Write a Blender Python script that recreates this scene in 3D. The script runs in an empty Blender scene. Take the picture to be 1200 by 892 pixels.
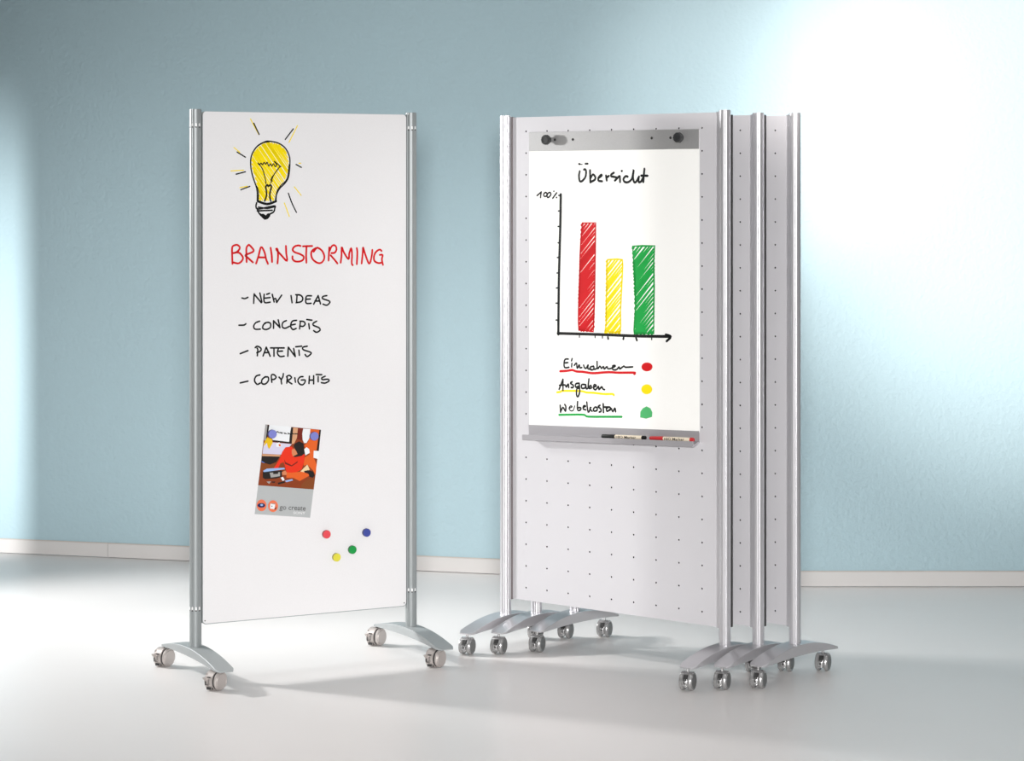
import bpy, bmesh, math, random
from mathutils import Vector, Matrix
from mathutils.geometry import tessellate_polygon
random.seed(7)
PI = math.pi
S = bpy.context.scene
C = S.collection

# ------------------------------------------------------------------ camera
cam_d = bpy.data.cameras.new('camera'); cam = bpy.data.objects.new('camera', cam_d); C.objects.link(cam)
cam.location = (0, 0, 1.6292); cam.rotation_euler = (PI/2, 0, 0)
cam_d.sensor_fit = 'HORIZONTAL'; cam_d.sensor_width = 36.0
cam_d.lens = 2829.34/1200*36.0
cam_d.shift_y = -(446-222.84)/1200
cam_d.clip_end = 100
S.camera = cam
# ------------------------------------------------------------------ world, lamps, exposure
S.view_settings.view_transform = 'Standard'; S.view_settings.look = 'None'
S.view_settings.gamma = 1; S.view_settings.exposure = 0.0
w = bpy.data.worlds.new('world'); S.world = w; w.use_nodes = True
bg = w.node_tree.nodes['Background']; bg.inputs[0].default_value = (0.98, 0.99, 1.0, 1); bg.inputs[1].default_value = 0.08

def aim(o, target):
    o.rotation_euler = (Vector(target)-o.location).to_track_quat('-Z', 'Y').to_euler()
def area(name, loc, target, sx, sy, power, col=(1,1,1), spread=PI):
    d = bpy.data.lights.new(name, 'AREA'); d.shape = 'RECTANGLE'; d.size = sx; d.size_y = sy; d.energy = power; d.color = col; d.spread = spread
    o = bpy.data.objects.new(name, d); C.objects.link(o); o.location = loc; aim(o, target); return o
def spot(name, loc, target, power, deg, blend, radius, col=(1,1,1)):
    d = bpy.data.lights.new(name, 'SPOT'); d.energy = power; d.spot_size = math.radians(deg); d.spot_blend = blend; d.shadow_soft_size = radius; d.color = col
    o = bpy.data.objects.new(name, d); C.objects.link(o); o.location = loc; aim(o, target); return o
LAMPS = [
 ('key_front', spot, ((.02, -1.0, 2.1), (.15, 9.0, .68), 3100, 40, 1.0, .5, (1, .985, .975))),
 ('fill_floor_left', area, ((-2.0, 7.2, 2.68), (-2.0, 7.3, 0), 2.0, 2.2, 8, (1, 1, 1), math.radians(110))),  # added fill for the left floor, unseen
 ('fill_floor_right', area, ((1.6, 6.8, 2.68), (1.6, 6.9, 0), 2.4, 2.2, 7, (1, 1, 1), math.radians(110))),  # same kind of added fill, right part of the floor
 ('fill_floor_back', area, ((-.9, 9.1, 2.68), (-.9, 9.1, 0), 3.4, .8, 7, (1, 1, 1), math.radians(85))),  # extra unseen fill brightening the floor behind the boards
 ('spot_back_left', spot, ((-4.0, 9.55, 1.95), (0.0, 8.2, 0.0), 520, 75, .7, .14, (1, .99, .98))),  # unseen spot set along the floor shadows, no window there
 ('fill_floor_behind', spot, ((-3.9, 9.9, 2.5), (-.1, 8.6, 0.0), 450, 30, 1.0, .2, (1, .99, .98))),  # spot added to lift the floor between boards and wall
 ('patch_spot_right', spot, ((1.0, 5.0, 2.7), (2.25, 9.9, 1.80), 1800, 35, .9, .12, (1, .935, .90))),  # added spot that forms the bright patch on the right wall
 ('patch_spot_mid', spot, ((1.0, 5.0, 2.7), (1.05, 9.9, 2.02), 700, 20, 1.0, .12, (1, .94, .91))),  # second added spot, stretches that patch to the left
 ('patch_spot_left', spot, ((-3.6, 7.6, .9), (-2.9, 11.0, .80), 650, 50, .9, .008)),  # added spot for the bright left wall, cut by the blocker panel
 ('fill_wall_left', spot, ((-2.6, 7.2, 1.0), (-1.72, 10.7, .80), 60, 46, 1.0, .1)),  # soft fill added to lift the left wall
 ('fill_wall_mid', spot, ((0, .3, 1.75), (-.25, 10.3, 1.35), 160, 8, 1.0, .06)),  # narrow fill added near the camera for the wall between the boards
]
for n_, f_, a_ in LAMPS: f_(n_, *a_)

# ------------------------------------------------------------------ materials
MATS = {}
def mat(name, col, rough=.5, metal=0.0, spec=.5, coat=0.0, noise=None, bump=None, colvar=None):
    m = bpy.data.materials.new(name); m.use_nodes = True; nt = m.node_tree; n = nt.nodes; l = nt.links
    b = n['Principled BSDF']; b.inputs['Base Color'].default_value = (*col, 1); b.inputs['Roughness'].default_value = rough
    b.inputs['Metallic'].default_value = metal; b.inputs['Specular IOR Level'].default_value = spec; b.inputs['Coat Weight'].default_value = coat
    b.inputs['Coat Roughness'].default_value = .12
    tc = n.new('ShaderNodeTexCoord')
    if colvar:      # (scale, amount)
        t = n.new('ShaderNodeTexNoise'); t.inputs['Scale'].default_value = colvar[0]; t.inputs['Detail'].default_value = 4
        l.new(tc.outputs['Object'], t.inputs['Vector'])
        r = n.new('ShaderNodeMapRange'); r.inputs[3].default_value = 1-colvar[1]; r.inputs[4].default_value = 1+colvar[1]
        l.new(t.outputs['Fac'], r.inputs[0])
        v = n.new('ShaderNodeVectorMath'); v.operation = 'SCALE'; v.inputs[0].default_value = col
        l.new(r.outputs[0], v.inputs['Scale']); l.new(v.outputs[0], b.inputs['Base Color'])
    if bump:        # (scale, distance)
        t = n.new('ShaderNodeTexNoise'); t.inputs['Scale'].default_value = bump[0]; t.inputs['Detail'].default_value = 3
        l.new(tc.outputs['Object'], t.inputs['Vector'])
        k = n.new('ShaderNodeBump'); k.inputs['Distance'].default_value = bump[1]; k.inputs['Strength'].default_value = 1
        l.new(t.outputs['Fac'], k.inputs['Height']); l.new(k.outputs[0], b.inputs['Normal'])
    MATS[name] = m; return m
mat('wall_paint', (.405, .545, .595), .62, bump=(55, .0035), colvar=(2.0, .02), spec=.3)
mat('ceiling_paint', (.3, .3, .3), .8)
mat('floor_vinyl', (.79, .76, .745), .34, spec=.3, colvar=(1.2, .03), bump=(260, .0001))
mat('baseboard_paint', (.62, .60, .585), .45)
mat('baseboard_cap', (.55, .50, .46), .5)
mat('post_grey', (.30, .325, .33), .45, metal=.3)
mat('foot_grey', (.36, .385, .39), .5, metal=.2)
mat('edge_grey', (.30, .33, .33), .5, metal=.3)
mat('board_white', (.78, .775, .785), .32, colvar=(330, .035), spec=.4)
mat('caster_beige', (.50, .46, .44), .42, metal=.35)
mat('caster_dark', (.03, .03, .03), .5)
mat('post_silver', (.67, .665, .69), .36, metal=.68)
mat('seam_dark', (.16, .135, .14), .5)
mat('caster_rim', (.42, .42, .42), .25, metal=.6)
mat('foot_silver', (.60, .59, .61), .30, metal=.65)
mat('panel_silver', (.62, .612, .635), .42, metal=.15)
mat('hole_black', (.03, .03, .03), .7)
mat('caster_chrome', (.58, .58, .58), .25, metal=.75)
mat('wheel_grey', (.16, .165, .165), .45, metal=.2)
mat('rail_steel', (.50, .50, .50), .4, metal=.6, colvar=(300, .08))
mat('knob_black', (.025, .027, .028), .4)
mat('tray_grey', (.42, .41, .43), .4, metal=.4)
mat('paper', (.91, .91, .88), .8, colvar=(60, .01))
for k, c in dict(ink_red=(.60,.004,.008), ink_black=(.008,.009,.009), ink_yellow=(.91,.71,.0), ink_green=(.01,.36,.06), ink_green_light=(.08,.44,.15),
                 print_brown=(.24,.045,.012), print_white=(.8,.82,.84), print_gray=(.35,.34,.33), print_black=(.018,.014,.013), print_tan=(.62,.33,.18),
                 print_darkred=(.17,.02,.01), print_orange=(.72,.12,.02), print_lilac=(.62,.60,.75), print_yellow=(.75,.48,.01), print_blue=(.08,.2,.6),
                 print_umber=(.22,.06,.015), print_cream=(.8,.6,.35), print_red=(.75,.035,.012), print_skin=(.62,.22,.10), print_lightblue=(.3,.45,.75),
                 print_navy=(.02,.02,.09), print_type=(.13,.13,.13), print_typewhite=(.85,.85,.85)).items():
    mat(k, c, .5, spec=.25)
mat('print_coral', (.78, .17, .075), .5)
mat('poster_card', (.44, .46, .465), .4)
for k, c in dict(magnet_lilac=(.20,.22,.58), magnet_red=(.74,.07,.09), magnet_blue=(.05,.07,.32), magnet_green=(.01,.30,.06), magnet_yellow=(.72,.66,.06)).items():
    mat(k, c, .35); mat(k+'_side_shaded', tuple(v*.42 for v in c), .4)  # rim copy of each colour darkened to paint in shade
mat('marker_cream', (.80, .70, .55), .45); mat('marker_red', (.52,.02,.025), .4)

# ------------------------------------------------------------------ helpers
def obj(name, bm, m, parent=None, smooth=None, loc=None):
    me = bpy.data.meshes.new(name)
    bmesh.ops.recalc_face_normals(bm, faces=bm.faces)
    if smooth is not None:
        for f in bm.faces: f.smooth = True
        for e in bm.edges:
            if len(e.link_faces) == 2 and e.calc_face_angle(0) > math.radians(smooth): e.smooth = False
    bm.to_mesh(me); bm.free()
    for x in (m if isinstance(m, (list, tuple)) else [m]): me.materials.append(MATS[x])
    o = bpy.data.objects.new(name, me); C.objects.link(o)
    if parent: o.parent = parent
    if loc: o.location = loc
    return o
def tag(o, label=None, cat=None, group=None, kind=None):
    if label: o['label'] = label
    if cat: o['category'] = cat
    if group: o['group'] = group
    if kind: o['kind'] = kind
    return o
def empty(name, loc, rz=0):
    o = bpy.data.objects.new(name, None); o.empty_display_size = .1; C.objects.link(o); o.location = loc; o.rotation_euler = (0, 0, rz); return o
def box(bm, x0, x1, y0, y1, z0, z1, bev=0, mi=0, mtx=None):
    v = [bm.verts.new((x, y, z)) for x in (x0, x1) for y in (y0, y1) for z in (z0, z1)]
    fs = [bm.faces.new([v[i] for i in q]) for q in ((0,1,3,2),(4,6,7,5),(0,4,5,1),(2,3,7,6),(0,2,6,4),(1,5,7,3))]
    for f in fs: f.material_index = mi
    if bev: 
        r = bmesh.ops.bevel(bm, geom=list({e for f in fs for e in f.edges}), offset=bev, segments=2, affect='EDGES', profile=.5)
        v = list({x for f in r['faces'] for x in f.verts} | {x for x in v if x.is_valid})
    if mtx is not None: bmesh.ops.transform(bm, matrix=mtx, verts=[x for x in v if x.is_valid])
    return v
def prism(bm, pts, a0, a1, axis='z', mi=0):
    """extrude a closed outline (list of 2-D points) between a0 and a1 along an axis"""
    def q(p, a): return {'z': (p[0], p[1], a), 'x': (a, p[0], p[1]), 'y': (p[0], a, p[1])}[axis]
    A = [bm.verts.new(q(p, a0)) for p in pts]; B = [bm.verts.new(q(p, a1)) for p in pts]
    n = len(pts); fs = [bm.faces.new(A), bm.faces.new(B[::-1])]
    for i in range(n): fs.append(bm.faces.new((A[i], A[(i+1) % n], B[(i+1) % n], B[i])))
    for f in fs: f.material_index = mi
    return A+B
def lathe_x(bm, prof, seg=32, mi=0):
    """surface of revolution about the x axis, prof = [(x, r)...], capped by r=0 points"""
    rings = []
    for x, r in prof:
        rings.append([bm.verts.new((x, 0, 0))] if r < 1e-6 else [bm.verts.new((x, r*math.cos(2*PI*i/seg), r*math.sin(2*PI*i/seg))) for i in range(seg)])
    for a, b in zip(rings, rings[1:]):
        for i in range(seg):
            j = (i+1) % seg
            if len(a) == 1 and len(b) == 1: continue
            vs = [a[0], b[j], b[i]] if len(a) == 1 else ([a[i], a[j], b[0]] if len(b) == 1 else [a[i], a[j], b[j], b[i]])
            bm.faces.new(vs).material_index = mi
def spline(pts, n=4):
    if len(pts) < 3: return pts
    out = []
    P = [pts[0]]+pts+[pts[-1]]
    for i in range(1, len(P)-2):
        a, b, c, d = P[i-1:i+3]
        for k in range(n):
            t = k/n
            out.append(tuple(.5*((2*b[j])+(-a[j]+c[j])*t+(2*a[j]-5*b[j]+4*c[j]-d[j])*t*t+(-a[j]+3*b[j]-3*c[j]+d[j])*t**3) for j in range(len(b))))
    out.append(pts[-1]); return out
def ribbon(bm, pts, widths, y, wob=.0, curved=True):
    """a marker stroke with rounded ends lying on the plane y (x, z in metres)"""
    P = [(p[0], p[1], w) for p, w in zip(pts, widths)]
    if curved: P = spline(P, 4)
    Q = [P[0]]
    for p in P[1:]:
        if math.hypot(p[0]-Q[-1][0], p[1]-Q[-1][1]) > 4e-4: Q.append(p)
    if len(Q) < 2: Q.append((Q[0][0]+8e-4, Q[0][1], Q[0][2]))
    n = len(Q); L = []; R = []
    for i, (x, z, wd) in enumerate(Q):
        a = Q[max(0, i-1)]; b = Q[min(n-1, i+1)]
        dx, dz = b[0]-a[0], b[1]-a[1]; k = math.hypot(dx, dz) or 1; dx /= k; dz /= k
        h = wd/2*(1+random.uniform(-wob, wob))
        L.append((x-dz*h, z+dx*h)); R.append((x+dz*h, z-dx*h))
    def cap(c, p0, ccw=True):
        a0 = math.atan2(p0[1]-c[1], p0[0]-c[0]); r = math.hypot(p0[1]-c[1], p0[0]-c[0])
        return [(c[0]+r*math.cos(a0-PI*k/5), c[1]+r*math.sin(a0-PI*k/5)) for k in range(1, 5)]
    lv = [bm.verts.new((a, y, b)) for a, b in L]; rv = [bm.verts.new((a, y, b)) for a, b in R]
    for i in range(n-1):
        try: bm.faces.new((lv[i], lv[i+1], rv[i+1], rv[i]))
        except ValueError: pass
    for c, s, e in ((Q[-1], lv[-1], rv[-1]), (Q[0], rv[0], lv[0])):
        pts_ = cap(c, (s.co.x, s.co.z))
        vs = [s]+[bm.verts.new((a, y, b)) for a, b in pts_]+[e]
        bm.faces.new(vs)
def flat_obj(name, bm, m, parent, loc=None):
    for f in bm.faces: 
        f.normal_update()
        if f.normal.y > 0: f.normal_flip()
    me = bpy.data.meshes.new(name); bm.to_mesh(me); bm.free()
    for x in (m if isinstance(m, list) else [m]): me.materials.append(MATS[x])
    o = bpy.data.objects.new(name, me); C.objects.link(o); o.parent = parent
    if loc: o.location = loc
    return o
def text_mesh(name, body, size, m, parent, loc, rot=0, xs=1.0, thick=0.0, shear=0.0):
    cu = bpy.data.curves.new(name, 'FONT'); cu.body = body; cu.size = size; cu.resolution_u = 3; cu.offset = thick; cu.shear = shear
    t = bpy.data.objects.new(name, cu); C.objects.link(t); bpy.context.view_layer.update()
    me = bpy.data.meshes.new_from_object(t.evaluated_get(bpy.context.evaluated_depsgraph_get()))
    C.objects.unlink(t); bpy.data.objects.remove(t)
    me.transform(Matrix.Rotation(-rot, 4, 'Y') @ Matrix.Rotation(PI/2, 4, 'X') @ Matrix.Diagonal((xs, 1, 1, 1)))
    me.materials.clear(); me.materials.append(MATS[m]); me.name = name
    o = bpy.data.objects.new(name, me); C.objects.link(o); o.parent = parent; o.location = loc; return o

# ------------------------------------------------------------------ the setting: floor, two stretches of wall, skirting
def lerp(a, b, t): return (a[0]+(b[0]-a[0])*t, a[1]+(b[1]-a[1])*t)
W0 = (-6.2, 11.90); WJ = (-1.79, 10.714); WB = (1.150, 9.92); W1 = (6.5, 9.92)   # foot of the wall, seen from above
bm = bmesh.new(); box(bm, -7, 8, -4, 13, -.05, 0); tag(obj('floor', bm, 'floor_vinyl'), kind='structure')
def wall(name, a, b, z1=2.8):
    d = Vector((b[0]-a[0], b[1]-a[1])).normalized(); n = Vector((-d.y, d.x))*.12
    bm = bmesh.new(); prism(bm, [a, b, (b[0]+n.x, b[1]+n.y), (a[0]+n.x, a[1]+n.y)], 0, z1); tag(obj(name, bm, 'wall_paint'), kind='structure')
wall('wall_back', W0, WB); wall('wall_right', WB, W1)
def skirting(name, a, b, h=.064, t=.012, ext=0):
    d = Vector((b[0]-a[0], b[1]-a[1])).normalized(); n = Vector((d.y, -d.x))
    bm = bmesh.new()
    def run(t0, t1, z0, z1, mi): prism(bm, [(a[0]+n.x*t0, a[1]+n.y*t0), (b[0]+n.x*t0, b[1]+n.y*t0), (b[0]+n.x*t1, b[1]+n.y*t1), (a[0]+n.x*t1, a[1]+n.y*t1)], z0, z1, mi=mi)
    run(0, t, .0025, h-.003, 0); run(0, t-.003, h-.003, h+.001, 1)
    tag(obj(name, bm, ['baseboard_paint', 'baseboard_cap']), kind='structure')
bm = bmesh.new(); box(bm, -3.454, -2.95, 7.88, 7.93, 0, 2.8); tag(obj('beam_blocker_left', bm, 'ceiling_paint'), kind='structure')  # unseen panel added to cut the left wall spot to a vertical edge
bm = bmesh.new(); box(bm, -7, 8, 4.5, 13, 2.80, 2.85); tag(obj('ceiling', bm, 'ceiling_paint'), kind='structure')
skirting('baseboard_left', W0, WJ); skirting('baseboard_back', (WJ[0]+.003, WJ[1]-.001), WB, t=.015); skirting('baseboard_right', WB, W1)

# ------------------------------------------------------------------ parts of the stands
def tube_mesh(r, z0, z1, grooves=(), gd=.0016, top=True):
    """extruded aluminium tube with lengthwise grooves at the given angles (degrees; -90 is the front)"""
    bm = bmesh.new(); pts = []
    for i in range(96):
        a = -180+i*3.75; k = r
        for g in grooves:
            d = abs((a-g+180) % 360-180)
            if d < 8: k = r-gd*(1-(d/8)**2)
        pts.append((k*math.cos(math.radians(a)), k*math.sin(math.radians(a))))
    prism(bm, pts, z0, z1-.002)
    ins = [(x*.93, y*.93) for x, y in pts]; prism(bm, ins, z1-.003, z1)     # chamfer-like end cap
    return bm
def foot_mesh(L, w, tip, top, edge=.004):
    """arched foot: crescent side profile, thin rounded tips"""
    bm = bmesh.new(); n = 28; secs = []
    for i in range(n+1):
        t = -1+2*i/n; y = t*L
        zt = tip+edge+(top-tip-edge)*(1-abs(t)**2.0)
        zb = tip+.010*(1-t*t)
        e = max(0, (abs(t)-.965)/.035); hw = w/2*(1-.28*e*e)
        b = min(.0012, (zt-zb)*.35)
        secs.append([(-hw, y, zb), (-hw, y, zt-b), (-hw+b, y, zt), (hw-b, y, zt), (hw, y, zt-b), (hw, y, zb)])
    V = [[bm.verts.new(p) for p in s] for s in secs]
    for a, b in zip(V, V[1:]):
        for j in range(6): bm.faces.new((a[j], a[(j+1) % 6], b[(j+1) % 6], b[j]))
    bm.faces.new(V[0]); bm.faces.new(V[-1][::-1])
    return bm
def shell(bm, r0, r1, x0, x1, a0, a1, n=14, mi=0):
    """part of a hollow drum about the x axis between angles a0 and a1 (degrees, 0 = +y, 90 = up)"""
    A = [math.radians(a0+(a1-a0)*i/n) for i in range(n+1)]
    g = [[bm.verts.new((x, r*math.cos(a), r*math.sin(a))) for a in A] for x, r in ((x0, r1), (x1, r1), (x1, r0), (x0, r0))]
    for j in range(4):
        p, q = g[j], g[(j+1) % 4]
        for i in range(n): bm.faces.new((p[i], p[i+1], q[i+1], q[i])).material_index = mi
    for i in (0, n): bm.faces.new([g[j][i] for j in range(4)]).material_index = mi
def wheel_mesh(r, x0, x1, out, hub):
    """wheel of a twin-wheel caster; out=+1: face towards +x"""
    bm = bmesh.new(); c = .003
    if out < 0: x0, x1 = x1, x0
    s = 1 if x1 > x0 else -1
    lathe_x(bm, [(x0, 0), (x0, r-c), (x0+s*c, r), (x1-s*c*1.6, r), (x1-s*c*.5, r-c*.7), (x1-s*c*.5, r*.86), (x1-s*.0022, r*.84), (x1-s*.0022, r*.80), (x1, r*.76), (x1, 0)], 40)
    return bm
MESH = {}
def put(name, key, maker, m, parent, loc=(0,0,0), rz=0, smooth=35):
    """an object whose mesh is shared between alike pieces"""
    if key not in MESH:
        o = obj(name, maker(), m, parent, smooth); MESH[key] = o.data
    else:
        o = bpy.data.objects.new(name, MESH[key]); C.objects.link(o); o.parent = parent
    o.location = loc; o.rotation_euler = (0, 0, rz); return o
def caster_beige(parent, x, y, rz, top):
    R = .031
    def housing():
        bm = bmesh.new()
        shell(bm, .0275, .0325, -.024, .0065, 52, 262, 24)                       # hood round the back and top of the wheels
        box(bm, -.0245, -.019, -.026, .024, -.018, .026, .004)                    # inner web
        box(bm, -.012, .0, -.0338, -.025, .0125, .0155, 0, mi=1)               # slot marks pressed in the hood
        box(bm, -.0215, -.0145, -.0345, -.028, -.013, .002, .001, mi=1)
        box(bm, -.0165, -.006, -.0345, -.028, -.013, -.008, .001, mi=1)
        box(bm, -.008, -.0035, -.0345, -.028, -.010, .009, .001, mi=1)
        box(bm, -.018, .004, -.0305, -.021, -.027, -.0165, .001, mi=1)
        return bm
    h = put('caster', 'cbh', housing, ['caster_beige', 'caster_dark'], parent, (x, y, R), rz)
    put('wheel', 'cbw1', lambda: wheel_mesh(.0305, .0105, .023, 1, 0), 'caster_beige', h)
    put('wheel', 'cbw2', lambda: wheel_mesh(.027, -.018, .0, -1, 0), 'caster_dark', h)
    put('gap_ring', 'cbr', lambda: (lambda b: (shell(b, .022, .0292, .0062, .0112, 0, 359.9, 30), b)[1])(bmesh.new()), 'caster_dark', h)
    def lever():
        bm = bmesh.new(); prism(bm, [(-.0300, .002), (-.0300, .012), (-.041, .015), (-.0425, .0115), (-.037, .006)], -.0250, -.0135, 'x')
        bmesh.ops.bevel(bm, geom=list(bm.edges), offset=.0012, segments=2, affect='EDGES'); return bm
    put('brake_lever', 'cbl', lever, 'caster_beige', h)
    def stem():
        bm = bmesh.new(); prism(bm, [(.0045*math.cos(a*PI/6), .0045*math.sin(a*PI/6)) for a in range(12)], .028, top-R+.004); return bm
    put('stem', 'cbs', stem, 'caster_dark', h)
    return h
def caster_chrome(parent, x, y, rz, top):
    R = .030
    def housing():
        bm = bmesh.new()
        box(bm, -.0065, .0065, -.020, .022, -.016, .024, .004, mi=1)              # dark core between the wheels
        shell(bm, .0265, .0312, -.0185, .0185, 60, 128, 12)                       # hood over both wheels
        shell(bm, .0255, .0305, -.0065, .0065, 128, 158, 6, mi=1)
        box(bm, -.0068, .0068, -.0325, -.0275, -.0125, .006, .0015)               # bright pedal plate with its dark window
        box(bm, -.0035, .0035, -.0332, -.031, -.006, .003, .0006, mi=1)
        return bm
    h = put('caster', 'cch', housing, ['caster_chrome', 'caster_dark'], parent, (x, y, R), rz)
    put('wheel', 'ccw1', lambda: wheel_mesh(.030, .0075, .0225, 1, 0), ['caster_rim'], h)
    put('wheel', 'ccw2', lambda: wheel_mesh(.030, -.0225, -.0075, -1, 0), ['caster_rim'], h)
    def face():
        bm = bmesh.new(); lathe_x(bm, [(.0220, 0), (.0220, .0235), (.0232, .0225), (.0236, 0)], 32); return bm
    put('wheel_face', 'ccf', face, 'wheel_grey', h)
    def pedal():
        bm = bmesh.new(); box(bm, -.0075, .0075, -.036, -.029, -.0145, -.0115, .001); return bm
    put('brake_pedal', 'ccp', pedal, 'caster_chrome', h)
    def stem():
        bm = bmesh.new(); prism(bm, [(.0045*math.cos(a*PI/6), .0045*math.sin(a*PI/6)) for a in range(12)], .026, top-R+.004); return bm
    put('stem', 'ccs', stem, 'caster_chrome', h)
    return h

def rounded(x0, x1, z0, z1, r, n=5):
    out = []
    for cx, cz, a in ((x0+r, z0+r, 180), (x1-r, z0+r, 270), (x1-r, z1-r, 0), (x0+r, z1-r, 90)):
        for k in range(n+1):
            t = math.radians(a+90*k/n); out.append((cx+r*math.cos(t), cz+r*math.sin(t)))
    return out

# ------------------------------------------------------------------ the white board on the left
BOARD = {'W': (-.7053, 8.2577, .4927, .008), 'A': (.3423, 8.324, -.6932, .001)}
x, y, th, NF = BOARD['W']
wb = empty('mobile_whiteboard', (x, y, 0), th)
tag(wb, 'white board on wheels with a drawn light bulb and the heading BRAINSTORMING', 'whiteboard')
HW = .7997/2; PT = 1.9; ZB = .1034
bm = bmesh.new(); prism(bm, rounded(-.378, .378, .176, 1.893, .012), -NF+.0012, .011, 'y')
panel = obj('panel', bm, 'edge_grey', wb)
bm = bmesh.new(); prism(bm, rounded(-.3768, .3768, .1785, 1.8925, .012), -NF, -NF+.0014, 'y')
face = obj('writing_surface', bm, 'board_white', panel); tag(face, 'white speckled writing surface')
for sx in (-1, 1):
    s = put('screw', 'wscrew', lambda: (lambda b: (prism(b, [(.0022*math.cos(a*PI/5), .0022*math.sin(a*PI/5)) for a in range(10)], -.0006, .002, 'y'), b)[1])(bmesh.new()), 'caster_dark', panel, (sx*.3695, -NF, .1885))
for sx in (-1, 1):
    p = put('post', 'wpost%d' % sx, lambda: tube_mesh(.0198, ZB-.004, PT, (-28, -152, 28, 152)), 'post_grey', wb, (sx*HW, 0, 0), 0, 20)
    for zz in (PT-.055, ZB+.128):
        for a in (-62, -24, 12, 48):                                                  # slots round the tube
            aw = math.radians(-90+a-math.degrees(th))
            q = put('slot', 'wslot', lambda: (lambda b: (prism(b, rounded(-.0028, .0028, -.0075, .0075, .0027, 4), -.0004, .002, 'y', 0), prism(b, rounded(-.0028, .0028, -.0078, -.0028, .0024, 4), -.0006, .002, 'y', 1), b)[2])(bmesh.new()), ['slot_bright', 'caster_dark'] if 'slot_bright' in MATS else [mat('slot_bright', (.85,.85,.85), .35).name, 'caster_dark'], p,
                    (.0197*math.cos(aw), .0197*math.sin(aw), zz), aw+PI/2)
    put('foot', 'wfoot', lambda: foot_mesh(.270, .064, .066, ZB+.001), 'foot_grey', wb, (sx*HW, -.010, 0), 0, 30)
    ax = math.atan2(-.54, .84)
    for yy, tr in ((-.215, .012), (.245, .024)):
        # trail direction (world) of the castor wheels, brought into the board's frame
        dx, dy = -.61*tr, -.79*tr; lx = dx*math.cos(th)+dy*math.sin(th); ly = -dx*math.sin(th)+dy*math.cos(th)
        caster_beige(wb, sx*HW+lx, yy+ly, ax-th, .070)

BOLD = {'ink_black': 1.3, 'ink_red': 1.22, 'ink_yellow': 1.05, 'ink_green': 1.0}
def draw_strokes(key, plane, parent_of, only=None):
    for name, b, m, S_ in STROKES:
        if b != key or (only and name not in only) or (not only and name == 'poster_caption'): continue
        bm = bmesh.new(); lay = {'ink_yellow': .00018, 'ink_red': .0003, 'ink_green': .00032, 'ink_black': .00045}[m]
        for wd, co in S_:
            pts = [(co[i]*1e-4, co[i+1]*1e-4) for i in range(0, len(co), 2)]
            wl = wd if isinstance(wd, list) else [wd*(1 if 'bar' in name else BOLD[m])]*len(pts)
            ribbon(bm, pts, [v*1e-3 for v in wl], plane-lay, .07 if 'bar' in name else .0, curved=not isinstance(wd, list) and 'bar' not in name)
        o = flat_obj(name, bm, m, parent_of)
        if name == 'list_lettering': o['kind'] = 'stuff'
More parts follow.
